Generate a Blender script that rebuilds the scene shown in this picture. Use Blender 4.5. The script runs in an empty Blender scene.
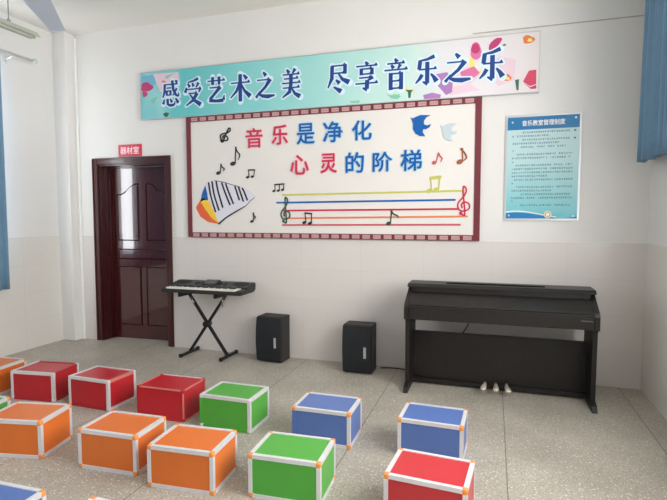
import bpy, bmesh, math, random
from mathutils import Vector, Matrix
random.seed(7)
SC = bpy.context.scene
COL = SC.collection
PI = math.pi

# ---------------------------------------------------------------- camera
CAM = Vector((0, -4.6, 1.4172))
CR = (Vector((0.9524577, 0.3046708, -0.0001994)), Vector((-0.0198146, 0.0625975, 0.9978421)), Vector((-0.3040258, 0.9503985, -0.0656584)))
FPX = 497.885
cd = bpy.data.cameras.new('camera'); cam = bpy.data.objects.new('camera', cd); COL.objects.link(cam)
r, u, f = CR
cam.matrix_world = Matrix(((r.x, u.x, -f.x, CAM.x), (r.y, u.y, -f.y, CAM.y), (r.z, u.z, -f.z, CAM.z), (0, 0, 0, 1)))
cd.sensor_width = 36; cd.lens = 36 * FPX / 667; cd.clip_start = .05; cd.clip_end = 100
SC.camera = cam

def at(px, py, y=0.0):
    """where the sight line through an image point meets the upright plane at depth y (used to measure the wall)"""
    d = r * ((px - 333.5) / FPX) + u * (-(py - 250) / FPX) + f
    P = CAM + d * ((y - CAM.y) / d.y)
    return P.x, P.z

# ---------------------------------------------------------------- materials
def srgb(c):
    return tuple(((v / 255) / 12.92 if v / 255 <= .04045 else ((v / 255 + .055) / 1.055) ** 2.4) for v in c) + (1,)

def mat(name, rgb, rough=.5, metal=0.0, noise=0.0, nscale=8, bump=0.0, bscale=60, emit=0.0, spec=.5, coat=0.0):
    m = bpy.data.materials.new(name); m.use_nodes = True
    nt = m.node_tree; b = nt.nodes['Principled BSDF']
    c = srgb(rgb)
    b.inputs['Base Color'].default_value = c
    b.inputs['Roughness'].default_value = rough
    b.inputs['Metallic'].default_value = metal
    b.inputs['Specular IOR Level'].default_value = spec
    b.inputs['Coat Weight'].default_value = coat
    if emit:
        b.inputs['Emission Color'].default_value = c; b.inputs['Emission Strength'].default_value = emit
    tc = nt.nodes.new('ShaderNodeTexCoord')
    if noise:
        n = nt.nodes.new('ShaderNodeTexNoise'); n.inputs['Scale'].default_value = nscale; n.inputs['Detail'].default_value = 5
        rp = nt.nodes.new('ShaderNodeValToRGB')
        rp.color_ramp.elements[0].color = tuple(v * (1 - noise) for v in c[:3]) + (1,)
        rp.color_ramp.elements[1].color = tuple(min(1, v * (1 + noise)) for v in c[:3]) + (1,)
        rp.color_ramp.elements[0].position = .3; rp.color_ramp.elements[1].position = .7
        nt.links.new(tc.outputs['Object'], n.inputs['Vector']); nt.links.new(n.outputs['Fac'], rp.inputs['Fac'])
        nt.links.new(rp.outputs['Color'], b.inputs['Base Color'])
    if bump:
        n2 = nt.nodes.new('ShaderNodeTexNoise'); n2.inputs['Scale'].default_value = bscale
        bp = nt.nodes.new('ShaderNodeBump'); bp.inputs['Strength'].default_value = bump; bp.inputs['Distance'].default_value = .01
        nt.links.new(tc.outputs['Object'], n2.inputs['Vector']); nt.links.new(n2.outputs['Fac'], bp.inputs['Height'])
        nt.links.new(bp.outputs['Normal'], b.inputs['Normal'])
    return m

def ramp_mat(name, stops, axis='X', lo=0, hi=1, rough=.4, noise=.0, nscale=3, axis2=None):
    """printed gradient along an object axis; lo..hi are the object coordinates of the ends"""
    m = bpy.data.materials.new(name); m.use_nodes = True
    nt = m.node_tree; b = nt.nodes['Principled BSDF']; b.inputs['Roughness'].default_value = rough
    tc = nt.nodes.new('ShaderNodeTexCoord'); sp = nt.nodes.new('ShaderNodeSeparateXYZ')
    nt.links.new(tc.outputs['Object'], sp.inputs[0])
    mr = nt.nodes.new('ShaderNodeMapRange'); mr.inputs['From Min'].default_value = lo; mr.inputs['From Max'].default_value = hi
    nt.links.new(sp.outputs[axis], mr.inputs['Value'])
    src = mr.outputs[0]
    if noise:
        n = nt.nodes.new('ShaderNodeTexNoise'); n.inputs['Scale'].default_value = nscale
        nt.links.new(tc.outputs['Object'], n.inputs['Vector'])
        ma = nt.nodes.new('ShaderNodeMath'); ma.operation = 'MULTIPLY_ADD'
        ma.inputs[1].default_value = noise; nt.links.new(n.outputs['Fac'], ma.inputs[0])
        su = nt.nodes.new('ShaderNodeMath'); su.operation = 'SUBTRACT'; su.inputs[1].default_value = noise * .5
        nt.links.new(src, su.inputs[0]); nt.links.new(su.outputs[0], ma.inputs[2]); src = ma.outputs[0]
    rp = nt.nodes.new('ShaderNodeValToRGB'); el = rp.color_ramp.elements
    el[0].position = stops[0][0]; el[0].color = srgb(stops[0][1]); el[1].position = stops[-1][0]; el[1].color = srgb(stops[-1][1])
    for p, c in stops[1:-1]:
        e = el.new(p); e.color = srgb(c)
    nt.links.new(src, rp.inputs['Fac']); nt.links.new(rp.outputs['Color'], b.inputs['Base Color'])
    return m

def tile_mat(name, rgb, tw, th, rough, mortar, off=(0, 0), plane='XZ', msize=.003):
    m = mat(name, rgb, rough); nt = m.node_tree; b = nt.nodes['Principled BSDF']
    tc = nt.nodes.new('ShaderNodeTexCoord'); sp = nt.nodes.new('ShaderNodeSeparateXYZ'); nt.links.new(tc.outputs['Object'], sp.inputs[0])
    cb = nt.nodes.new('ShaderNodeCombineXYZ')
    for i in range(2):
        a = nt.nodes.new('ShaderNodeMath'); a.operation = 'ADD'; a.inputs[1].default_value = off[i]
        nt.links.new(sp.outputs[plane[i]], a.inputs[0]); nt.links.new(a.outputs[0], cb.inputs[i])
    br = nt.nodes.new('ShaderNodeTexBrick'); br.offset = 0; br.inputs['Scale'].default_value = 1
    br.inputs['Brick Width'].default_value = tw; br.inputs['Row Height'].default_value = th; br.inputs['Mortar Size'].default_value = msize
    br.inputs['Mortar Smooth'].default_value = .3
    c = srgb(rgb); br.inputs['Color1'].default_value = c; br.inputs['Color2'].default_value = tuple(v * .985 for v in c[:3]) + (1,)
    br.inputs['Mortar'].default_value = srgb(mortar)
    nt.links.new(cb.outputs[0], br.inputs['Vector']); nt.links.new(br.outputs['Color'], b.inputs['Base Color'])
    return m

def terrazzo():
    m = mat('terrazzo', (150, 146, 138), .42, spec=.35); nt = m.node_tree; b = nt.nodes['Principled BSDF']; L = nt.links.new
    tc = nt.nodes.new('ShaderNodeTexCoord'); V = tc.outputs['Object']
    big = nt.nodes.new('ShaderNodeTexNoise'); big.inputs['Scale'].default_value = 2.2; big.inputs['Detail'].default_value = 6; L(V, big.inputs['Vector'])
    r1 = nt.nodes.new('ShaderNodeValToRGB'); r1.color_ramp.elements[0].color = srgb((156, 150, 139)); r1.color_ramp.elements[1].color = srgb((178, 172, 160))
    r1.color_ramp.elements[0].position = .3; r1.color_ramp.elements[1].position = .7; L(big.outputs['Fac'], r1.inputs['Fac'])
    cur = r1.outputs['Color']
    for sc, lo, hi, colr in ((95, .0, .26, (214, 210, 200)), (62, .0, .24, (128, 120, 110)), (38, .0, .17, (236, 232, 222))):
        vo = nt.nodes.new('ShaderNodeTexVoronoi'); vo.inputs['Scale'].default_value = sc; L(V, vo.inputs['Vector'])
        st = nt.nodes.new('ShaderNodeMapRange'); st.inputs['From Min'].default_value = hi * .8; st.inputs['From Max'].default_value = hi * 1.3
        st.inputs['To Min'].default_value = .7; st.inputs['To Max'].default_value = 0; L(vo.outputs['Distance'], st.inputs['Value'])
        mx = nt.nodes.new('ShaderNodeMix'); mx.data_type = 'RGBA'; L(st.outputs[0], mx.inputs['Factor']); L(cur, mx.inputs['A']); mx.inputs['B'].default_value = srgb(colr)
        cur = mx.outputs['Result']
    sp = nt.nodes.new('ShaderNodeSeparateXYZ'); L(V, sp.inputs[0]); cb = nt.nodes.new('ShaderNodeCombineXYZ')
    for i, o in enumerate((-.10 + 9.2, 20)):
        a = nt.nodes.new('ShaderNodeMath'); a.operation = 'ADD'; a.inputs[1].default_value = o; L(sp.outputs[i], a.inputs[0]); L(a.outputs[0], cb.inputs[i])
    br = nt.nodes.new('ShaderNodeTexBrick'); br.offset = 0; br.inputs['Scale'].default_value = 1; br.inputs['Brick Width'].default_value = .92
    br.inputs['Row Height'].default_value = 40; br.inputs['Mortar Size'].default_value = .0035; br.inputs['Mortar Smooth'].default_value = .2
    br.inputs['Color1'].default_value = (0, 0, 0, 1); br.inputs['Color2'].default_value = (0, 0, 0, 1); br.inputs['Mortar'].default_value = (.75, .75, .75, 1)
    L(cb.outputs[0], br.inputs['Vector'])
    mx = nt.nodes.new('ShaderNodeMix'); mx.data_type = 'RGBA'; L(br.outputs['Color'], mx.inputs['Factor']); L(cur, mx.inputs['A']); mx.inputs['B'].default_value = srgb((92, 88, 80))
    L(mx.outputs['Result'], b.inputs['Base Color'])
    return m

def wood(name, a, bcol, rough=.3, scale=5, coat=.0):
    m = mat(name, a, rough, coat=coat); nt = m.node_tree; b = nt.nodes['Principled BSDF']; L = nt.links.new
    tc = nt.nodes.new('ShaderNodeTexCoord'); mp = nt.nodes.new('ShaderNodeMapping'); mp.inputs['Scale'].default_value = (9, 9, .8); L(tc.outputs['Object'], mp.inputs[0])
    n = nt.nodes.new('ShaderNodeTexNoise'); n.inputs['Scale'].default_value = scale; n.inputs['Detail'].default_value = 6; n.inputs['Distortion'].default_value = 1.2
    L(mp.outputs[0], n.inputs['Vector'])
    rp = nt.nodes.new('ShaderNodeValToRGB'); rp.color_ramp.elements[0].color = srgb(a); rp.color_ramp.elements[1].color = srgb(bcol)
    rp.color_ramp.elements[0].position = .35; rp.color_ramp.elements[1].position = .65
    L(n.outputs['Fac'], rp.inputs['Fac']); L(rp.outputs['Color'], b.inputs['Base Color'])
    return m

def glass_mat():
    m = bpy.data.materials.new('window_glass'); m.use_nodes = True; nt = m.node_tree; nt.nodes.clear()
    o = nt.nodes.new('ShaderNodeOutputMaterial'); mx = nt.nodes.new('ShaderNodeMixShader'); t = nt.nodes.new('ShaderNodeBsdfTransparent')
    g = nt.nodes.new('ShaderNodeBsdfGlossy'); g.inputs['Roughness'].default_value = .02; mx.inputs[0].default_value = .06
    nt.links.new(t.outputs[0], mx.inputs[1]); nt.links.new(g.outputs[0], mx.inputs[2]); nt.links.new(mx.outputs[0], o.inputs[0])
    return m

M = dict(
    wall=mat('wall_paint', (224, 223, 221), .8, noise=.02, nscale=1.5, bump=.05, bscale=120),
    ceil=mat('ceiling_paint', (230, 228, 222), .9),
    tile=tile_mat('wall_tile', (216, 211, 208), .60, .30, .25, (209, 204, 200), (9.0, 0.0)),
    tileY=tile_mat('wall_tile_side', (222, 219, 213), .60, .30, .25, (214, 210, 204), (9.0, 0.0), 'YZ'),
    floor=terrazzo(),
    white=mat('white_plastic', (232, 232, 230), .35),
    alum=mat('brushed_aluminium_trim', (222, 222, 226), .34, metal=.25, noise=.03, nscale=30),
    pinktrim=mat('reddish_trim', (205, 120, 112), .4),
    redtrim=mat('red_trim', (176, 30, 42), .35),
    cap_orange=mat('orange_corner_plastic', (240, 150, 70), .4),
    red=mat('red_laminate', (184, 26, 40), .3, noise=.05, nscale=4),
    red2=mat('bright_red_laminate', (192, 44, 52), .3, noise=.05, nscale=4),
    orange=mat('orange_laminate', (218, 112, 40), .32, noise=.05, nscale=4),
    green=mat('green_laminate', (78, 164, 60), .32, noise=.04, nscale=4),
    blue=mat('blue_laminate', (84, 112, 174), .34, noise=.04, nscale=4),
    door=wood('door_wood', (60, 17, 20), (74, 24, 26), .16, coat=1),
    frame=wood('door_frame_wood', (54, 18, 20), (70, 27, 28), .28, coat=.2),
    doorline=mat('door_moulding', (50, 14, 16), .3),
    board=mat('board_white', (226, 223, 219), .45),
    maroon=mat('maroon_border', (110, 34, 46), .45),
    pale=mat('pale_pink_print', (190, 152, 152), .5),
    pale2=mat('pale_pink_print_line', (164, 112, 116), .5),
    letblue=mat('letter_navy', (6, 58, 136), .4),
    letwhite=mat('letter_outline_white', (214, 236, 246), .4),
    acr_red=mat('acrylic_red', (196, 38, 76), .25),
    acr_blue=mat('acrylic_blue', (10, 92, 170), .25),
    glow=mat('acrylic_pale_blue_edge', (176, 214, 236), .4),
    glowr=mat('acrylic_pale_pink_edge', (240, 196, 206), .4),
    black=mat('acrylic_black', (20, 22, 24), .35),
    dgreen=mat('acrylic_dark_green', (12, 78, 58), .3),
    yellow=mat('acrylic_yellow', (244, 196, 50), .3),
    ygreen=mat('acrylic_yellow_green', (196, 196, 96), .3),
    aorange=mat('acrylic_orange', (224, 96, 48), .3),
    lorange=mat('staff_orange', (222, 130, 90), .3),
    brown=mat('acrylic_brown', (158, 92, 60), .3),
    rose=mat('acrylic_rose', (200, 90, 100), .3),
    lav=mat('lavender_white', (218, 218, 232), .4),
    palegrey=mat('pale_grey_blue', (190, 204, 212), .4),
    signred=mat('sign_red', (206, 24, 60), .35),
    signwhite=mat('sign_white', (255, 214, 222), .4),
    banner=ramp_mat('banner_print', [(0, (96, 180, 186)), (.06, (110, 196, 200)), (.14, (70, 186, 190)), (.30, (120, 206, 206)), (.55, (160, 220, 216)), (.72, (196, 226, 222)), (.82, (228, 220, 226)), (1, (230, 216, 220))], 'X', -3.66, .345, noise=.12),
    poster=ramp_mat('poster_print', [(0, (60, 178, 196)), (.10, (128, 206, 216)), (.45, (186, 220, 224)), (.9, (196, 224, 226)), (1, (150, 206, 216))], 'Z', 1.40, 2.27, noise=.1, nscale=4),
    posthead=mat('poster_header_blue', (12, 112, 166), .35),
    postwave=mat('poster_wave_blue', (6, 120, 186), .35),
    postwave2=mat('poster_wave_cyan', (90, 190, 216), .35),
    ink=mat('poster_ink', (44, 78, 92), .5),
    gold=mat('emblem_cream', (226, 214, 170), .4),
    silver=mat('silver_edge', (196, 198, 200), .35, metal=.5),
    piano=wood('piano_rosewood', (20, 16, 15), (28, 23, 21), .45),
    pianodark=mat('piano_dark_slot', (6, 5, 5), .95, spec=.05),
    brass=mat('pedal_metal', (216, 208, 192), .3, metal=.35),
    kb=mat('keyboard_plastic', (34, 35, 37), .4, bump=.03, bscale=200),
    kbdark=mat('keyboard_grille', (18, 18, 20), .6, bump=.2, bscale=400),
    keyw=mat('white_keys', (226, 224, 216), .3),
    stand=mat('stand_black_metal', (20, 20, 22), .38, metal=.2),
    chrome=mat('chrome', (180, 180, 182), .2, metal=.9),
    rubber=mat('rubber', (14, 14, 14), .7),
    cab=mat('speaker_vinyl', (40, 34, 34), .6, noise=.08, nscale=60, bump=.1, bscale=150),
    grille=mat('speaker_grille_cloth', (18, 22, 28), .75, bump=.3, bscale=500),
    badge=mat('speaker_badge', (190, 192, 192), .3, metal=.4), mark=mat('maker_mark', (112, 108, 102), .4),
    fan=mat('fan_enamel', (196, 204, 222), .35),
    fanw=mat('fan_motor_enamel', (205, 208, 210), .35),
    lampw=mat('lamp_reflector', (186, 194, 184), .35),
    tube=mat('lamp_tube_glass', (238, 238, 222), .25),
    lampend=mat('lamp_yellowed_end', (206, 204, 150), .4),
    chain=mat('chain_metal', (165, 168, 168), .4, metal=.5),
    rod=mat('curtain_rod_metal', (206, 212, 212), .35, metal=.3),
    winframe=mat('window_frame_white', (232, 234, 236), .35),
    glass=glass_mat(),
    pipe=mat('trunking_white', (236, 238, 236), .4),
    groove=mat('wall_seam', (176, 170, 160), .8),
)
def curtain_mat():
    m = mat('curtain_blue_cloth', (106, 142, 170), .85, noise=.06, nscale=12, bump=.08, bscale=300)
    b = m.node_tree.nodes['Principled BSDF']
    b.inputs['Sheen Weight'].default_value = .2
    return m
M['curtain'] = curtain_mat()

# ---------------------------------------------------------------- mesh helpers
def quadf(bm, pts, smooth=False):
    fc = bm.faces.new([bm.verts.new(p) for p in pts]); fc.smooth = smooth; return fc

def bx(bm, x0, x1, y0, y1, z0, z1, bev=0.0, seg=2):
    g = bmesh.ops.create_cube(bm, size=1)
    for v in g['verts']:
        v.co = Vector(((x0 + x1) / 2 + v.co.x * (x1 - x0), (y0 + y1) / 2 + v.co.y * (y1 - y0), (z0 + z1) / 2 + v.co.z * (z1 - z0)))
    if bev:
        es = list({e for v in g['verts'] for e in v.link_edges})
        bmesh.ops.bevel(bm, geom=es, offset=bev, segments=seg, profile=.5, affect='EDGES')

def prism(bm, pts, axis, a0, a1):
    """extrude a 2-D outline; axis 'x': pts=(y,z); 'y': pts=(x,z); 'z': pts=(x,y)"""
    def P(p, a):
        return (a, p[0], p[1]) if axis == 'x' else ((p[0], a, p[1]) if axis == 'y' else (p[0], p[1], a))
    A = [bm.verts.new(P(p, a0)) for p in pts]; B = [bm.verts.new(P(p, a1)) for p in pts]
    fs = [bm.faces.new(A), bm.faces.new(B[::-1])]
    n = len(pts)
    for i in range(n):
        fs.append(bm.faces.new((A[i], B[i], B[(i + 1) % n], A[(i + 1) % n])))
    bmesh.ops.recalc_face_normals(bm, faces=fs)
    return fs

def tube(bm, pts, rad, seg=10, cap=True):
    pts = [Vector(p) for p in pts]; rings = []
    rads = rad if isinstance(rad, (list, tuple)) else [rad] * len(pts)
    ref = None
    for i, p in enumerate(pts):
        d = (pts[min(i + 1, len(pts) - 1)] - pts[max(i - 1, 0)]).normalized()
        if ref is None:
            ref = Vector((0, 0, 1)) if abs(d.z) < .9 else Vector((1, 0, 0))
        a = d.cross(ref).normalized(); b = a.cross(d).normalized(); ref = b
        rings.append([bm.verts.new(p + (a * math.cos(t) + b * math.sin(t)) * rads[i]) for t in [2 * PI * k / seg for k in range(seg)]])
    fs = []
    for A, B in zip(rings, rings[1:]):
        for k in range(seg):
            q = bm.faces.new((A[k], A[(k + 1) % seg], B[(k + 1) % seg], B[k])); q.smooth = True; fs.append(q)
    if cap:
        fs.append(bm.faces.new(rings[0][::-1])); fs.append(bm.faces.new(rings[-1]))
    bmesh.ops.recalc_face_normals(bm, faces=fs)

def lathe(bm, prof, centre, seg=24, axis='z'):
    rings = []
    for rr, h in prof:
        ring = []
        for k in range(seg):
            t = 2 * PI * k / seg; a, b = rr * math.cos(t), rr * math.sin(t)
            p = Vector((a, b, h)) if axis == 'z' else (Vector((a, h, b)) if axis == 'y' else Vector((h, a, b)))
            ring.append(bm.verts.new(p + Vector(centre)))
        rings.append(ring)
    fs = []
    for A, B in zip(rings, rings[1:]):
        for k in range(seg):
            q = bm.faces.new((A[k], A[(k + 1) % seg], B[(k + 1) % seg], B[k])); q.smooth = True; fs.append(q)
    fs.append(bm.faces.new(rings[0][::-1])); fs.append(bm.faces.new(rings[-1]))
    bmesh.ops.recalc_face_normals(bm, faces=fs)

def obj(name, bm, m, parent=None, loc=None):
    me = bpy.data.meshes.new(name); bm.to_mesh(me); bm.free()
    me.materials.append(m if not isinstance(m, str) else M[m])
    o = bpy.data.objects.new(name, me); COL.objects.link(o)
    if parent: o.parent = parent
    if loc: o.location = loc
    return o

def struct(name, bm, m, parent=None, label=None, cat=None):
    o = obj(name, bm, m, parent)
    if not parent:
        o['kind'] = 'structure'
        o['label'] = label or name; o['category'] = cat or 'wall'
    return o

def thing(name, label, cat, loc=(0, 0, 0), rz=0, group=None):
    o = bpy.data.objects.new(name, None); COL.objects.link(o); o.empty_display_size = .1
    o.location = loc; o.rotation_euler = (0, 0, rz); o['label'] = label; o['category'] = cat
    if group: o['group'] = group
    return o

def new(): return bmesh.new()

# ---------------------------------------------------------------- room shell
XL, XR, YB, ZC = -4.73, 1.19, -8.4, 3.47
TH = .24
bm = new(); bx(bm, XL - TH, XR + TH, YB - TH, TH + 1.6, -.1, 0); struct('floor', bm, 'floor', label='grey speckled terrazzo floor with thin dividing joints', cat='floor')
bm = new(); bx(bm, XL - TH, XR + TH, YB - TH, TH + 1.6, ZC, ZC + .15); struct('ceiling', bm, 'ceil', label='plain white ceiling', cat='ceiling')
DX0, DX1, DZ = -4.275, -3.36, 2.02          # door opening
bm = new()
bx(bm, XL - TH, DX0, 0, TH, 0, ZC); bx(bm, DX1, XR + TH, 0, TH, 0, ZC); bx(bm, DX0, DX1, 0, TH, DZ, ZC)
struct('wall_back', bm, 'wall', label='white painted wall behind the piano and board', cat='wall')
bm = new(); bx(bm, XL - TH, XR + TH, YB - TH, YB, 0, ZC); struct('wall_front', bm, 'wall', label='white wall behind the viewer', cat='wall')

def side_wall(name, xa, xb, wins, label):
    bm = new(); y = YB
    for (y0, y1, z0, z1) in sorted(wins):
        bx(bm, xa, xb, y, y0, 0, ZC); bx(bm, xa, xb, y0, y1, 0, z0); bx(bm, xa, xb, y0, y1, z1, ZC); y = y1
    bx(bm, xa, xb, y, 0, 0, ZC)
    struct(name, bm, 'wall', label=label, cat='wall')
LW = [(-2.85, -.775, .90, 3.0), (-6.6, -4.1, .90, 3.0)]
RW = [(-3.5, -1.35, 1.02, 3.1), (-6.4, -3.9, 1.02, 3.1)]
side_wall('wall_left', XL - TH, XL, LW, 'white wall with window left of the door')
side_wall('wall_right', XR, XR + TH, RW, 'white wall with curtain right of the piano')

# tiled lower wall
DADO = 1.203; t = .006
bm = new(); bx(bm, XL, DX0 - .01, -t, 0, 0, DADO); bx(bm, DX1 + .01, XR, -t, 0, 0, DADO)
struct('trim_1', bm, 'tile', label='pale glazed tiles covering the lower part of the back wall', cat='wall tiles')
bm = new(); bx(bm, XL, XL + t, YB, -t, 0, .9); bx(bm, XL, XL + t, -.775, -t, .9, DADO); bx(bm, XL, XL + t, -4.1, -2.85, .9, DADO); bx(bm, XL, XL + t, YB, -6.6, .9, DADO)
struct('trim_2', bm, 'tileY', label='pale glazed tiles covering the lower left wall', cat='wall tiles')
bm = new(); bx(bm, XR - t, XR, YB, -t, 0, 1.02); bx(bm, XR - t, XR, -1.35, -t, 1.02, DADO); bx(bm, XR - t, XR, -3.9, -3.5, 1.02, DADO)
struct('trim_3', bm, 'tileY', label='pale glazed tiles covering the lower right wall', cat='wall tiles')
bm = new(); bx(bm, -.2, XR, -.005, 0, 3.003, 3.011)
struct('trim_4', bm, 'groove', label='thin seam line on the wall above the banner', cat='trim')
# corner pillar and trunking
bm = new(); bx(bm, XL, -4.545, -.13, 0, 0, ZC, .006)
struct('trim_5', bm, 'wall', label='narrow white pillar in the left room corner', cat='pillar')
bm = new(); bx(bm, -4.545, -4.515, -.03, 0, 0, 3.42, .004)
struct('trim_6', bm, 'pipe', label='thin white vertical trunking beside the corner pillar', cat='trunking')

def window(name, xg, sgn, w, label):
    y0, y1, z0, z1 = w
    root = thing(name, label, 'window', (xg, (y0 + y1) / 2, z0)); root['kind'] = 'structure'
    hy, H = (y1 - y0) / 2, z1 - z0
    fw = .05
    bm = new()
    for a, b, c, d in ((-hy, hy, 0, fw), (-hy, hy, H - fw, H), (-hy, -hy + fw, fw, H - fw), (hy - fw, hy, fw, H - fw), (-hy + fw, hy - fw, H * .68 - .02, H * .68 + .02), (-.025, .025, fw, H - fw)):
        bx(bm, -.03, .03, a, b, c, d)
    obj('window_frame', bm, 'winframe', root)
    for a, b in ((-hy + fw, -.025), (.025, hy - fw)):
        for c, d in ((fw, H * .68 - .02), (H * .68 + .02, H - fw)):
            bm = new(); bx(bm, -.003, .003, a, b, c, d); obj('window_pane', bm, 'glass', root)
    bm = new(); x0, x1 = sorted((sgn * .03, sgn * .135)); bx(bm, x0, x1, -hy, hy, 0, .02); obj('window_sill', bm, 'white', root)
for i, w in enumerate(LW): window('window_%d' % (i + 1), XL - .12, 1, w, ['white framed window behind the left curtain', 'second white framed window in the left wall'][i])
for i, w in enumerate(RW): window('window_%d' % (i + 3), XR + .12, -1, w, ['white framed window behind the right curtain', 'second white framed window in the right wall'][i])

# ---------------------------------------------------------------- door
root = thing('door_1', 'dark red brown wooden door with moulded panels beside the keyboard', 'door', (DX0, 0, 0)); root['kind'] = 'structure'
W = DX1 - DX0; YD = .15
def casing(x0, x1, z0, z1, horiz):
    bm = new(); bx(bm, x0, x1, -.022, 0, z0, z1, .006)
    if horiz: bx(bm, x0 + .01, x1 - .01, -.034, -.02, z1 - .022, z1 - .006, .004)
    elif x0 < W / 2: bx(bm, x0 + .008, x0 + .022, -.034, -.02, z0, z1 - .01, .004)
    else: bx(bm, x1 - .022, x1 - .008, -.034, -.02, z0, z1 - .01, .004)
    obj('door_casing', bm, 'frame', root)
casing(-.06, .012, 0, DZ + .06, False); casing(W - .012, W + .06, 0, DZ + .06, False); casing(.012, W - .012, DZ - .012, DZ + .06, True)
bm = new(); bx(bm, 0, .025, 0, TH, 0, DZ); bx(bm, .025, .04, YD - .02, YD - .003, 0, DZ); bx(bm, .022, .03, .06, .068, 0, DZ)
obj('door_jamb', bm, 'frame', root)
bm = new(); bx(bm, W - .025, W, 0, TH, 0, DZ); bx(bm, W - .04, W - .025, YD - .02, YD - .003, 0, DZ); obj('door_jamb', bm, 'frame', root)
bm = new(); bx(bm, .025, W - .025, 0, TH, DZ - .03, DZ); obj('door_jamb', bm, 'frame', root)
bm = new(); lx0, lx1 = .027, W - .030; bx(bm, lx0, lx1, YD, YD + .04, .006, DZ - .032)
leaf = obj('door_leaf', bm, 'door', root)
def mould(pts, depth=.012, w=.016):
    """raised closed moulding around a panel, pts in (x,z)"""
    bm = new(); n = len(pts); c = Vector((sum(p[0] for p in pts) / n, sum(p[1] for p in pts) / n))
    O, I = [], []
    for i in range(n):
        p0, p1, p2 = [Vector(pts[(i + k) % n]) for k in (-1, 0, 1)]
        d1 = (p1 - p0).normalized(); d2 = (p2 - p1).normalized(); n1 = Vector((-d1.y, d1.x)); n2 = Vector((-d2.y, d2.x))
        m_ = (n1 + n2); m_ = m_ / max(.4, m_.dot(n1)) if m_.length > 1e-6 else n1
        O.append(p1); I.append(p1 + m_ * w)
    y0, y1 = YD - depth, YD + .002
    for i in range(n):
        j = (i + 1) % n; mo = (O[i] + I[i]) / 2; mj = (O[j] + I[j]) / 2
        for A, B, ya, yb in ((O[i], mo, y1, y0), (mo, I[i], y0, y1)):
            A2, B2 = (O[j], mj) if ya == y1 and yb == y0 and A is O[i] else (mj, I[j])
            quadf(bm, [(A.x, ya, A.y), (A2.x, ya, A2.y), (B2.x, yb, B2.y), (B.x, yb, B.y)])
    bmesh.ops.recalc_face_normals(bm, faces=bm.faces[:])
    return bm
def panel(x0, x1, z0, z1, shape=0):
    pts = [(x0, z0), (x1, z0)]
    if shape:
        s = []
        for k in range(11):
            q = k / 10; h = (1 - math.cos(PI * q)) / 2
            dip = .05 * math.sin(PI * 2 * q) * -.25
            s.append((q, h * .11 + dip))
        s = [(x0 + (x1 - x0) * q, z1 - .11 + h) for q, h in s]
        if shape == -1: s = [(x0 + x1 - a, b) for a, b in s][::-1]
        pts += s[::-1]
    else: pts += [(x1, z1), (x0, z1)]
    pn = obj('door_panel', mould(pts), 'doorline', root)
    bm = new(); c = [(a + (.02 if a < (x0 + x1) / 2 else -.02), b + (.02 if b < z0 + .01 else -.022)) for a, b in pts]
    prism(bm, c, 'y', YD - .006, YD + .002); obj('panel_field', bm, 'door', pn)
c0, c1 = lx0, lx1; mid = (c0 + c1) / 2
panel(c0 + .095, mid - .045, 1.145, 1.80, 1); panel(mid + .045, c1 - .095, 1.145, 1.80, -1)
panel(c0 + .095, c1 - .095, .93, 1.055); panel(c0 + .095, mid - .03, .16, .85); panel(mid + .03, c1 - .095, .16, .85)
# the leaf stands a few degrees ajar, hinged at its left edge
swing = Matrix.Translation((lx0, YD, 0)) @ Matrix.Rotation(math.radians(3.2), 4, 'Z') @ Matrix.Translation((-lx0, -YD, 0))
for o in [c for c in root.children if c.name.startswith(('door_leaf', 'door_panel'))]:
    o.data.transform(swing)
    for c in o.children: c.data.transform(swing)
# dark store room closure behind the leaf
bm = new(); bx(bm, DX0 - .3, DX1 + .3, 1.5, 1.6, 0, ZC); struct('wall_storeroom', bm, 'wall', label='wall of the store room behind the door', cat='wall')

# ---------------------------------------------------------------- stroke drawing on upright boards (plane x,z facing -y)
def ribbon(bm, pts, ws, y0, y1, caps=True):
    """a flat stroke with per-point width as a thin plate from y0 (front) to y1 (back)"""
    pts = [Vector(p) for p in pts]; n = len(pts); Ls, Rs = [], []
    if not isinstance(ws, (list, tuple)): ws = [ws] * n
    for i, p in enumerate(pts):
        d = (pts[min(i + 1, n - 1)] - pts[max(i - 1, 0)]).normalized(); nn = Vector((-d.y, d.x))
        Ls.append(p + nn * ws[i] / 2); Rs.append(p - nn * ws[i] / 2)
    fs = []
    for i in range(n - 1):
        prism(bm, [Rs[i], Rs[i + 1], Ls[i + 1], Ls[i]], 'y', y0 - jit(), y1)
    if caps:
        for i in range(n):
            if caps == 'inner' and i in (0, n - 1): continue
            if ws[i] > 1e-4:
                prism(bm, [pts[i] + Vector((math.cos(a), math.sin(a))) * ws[i] / 2 for a in [2 * PI * k / 10 for k in range(10)]], 'y', y0 - jit(), y1)

def smooth_pts(pts, k=6):
    P = [Vector(p) for p in pts]; out = []
    for i in range(len(P) - 1):
        a, b, c, d = P[max(i - 1, 0)], P[i], P[i + 1], P[min(i + 2, len(P) - 1)]
        for j in range(k):
            t_ = j / k
            out.append(.5 * ((2 * b) + (c - a) * t_ + (2 * a - 5 * b + 4 * c - d) * t_ ** 2 + (3 * b - a - 3 * c + d) * t_ ** 3))
    out.append(P[-1]); return out

def poly(bm, pts, y0, y1): prism(bm, pts, 'y', y0, y1)
JIT = [0]
def jit():
    """overlapping pieces of one stroke differ by hundredths of a millimetre so their faces never coincide"""
    JIT[0] = (JIT[0] + 1) % 24
    return JIT[0] * 2.5e-5

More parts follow.
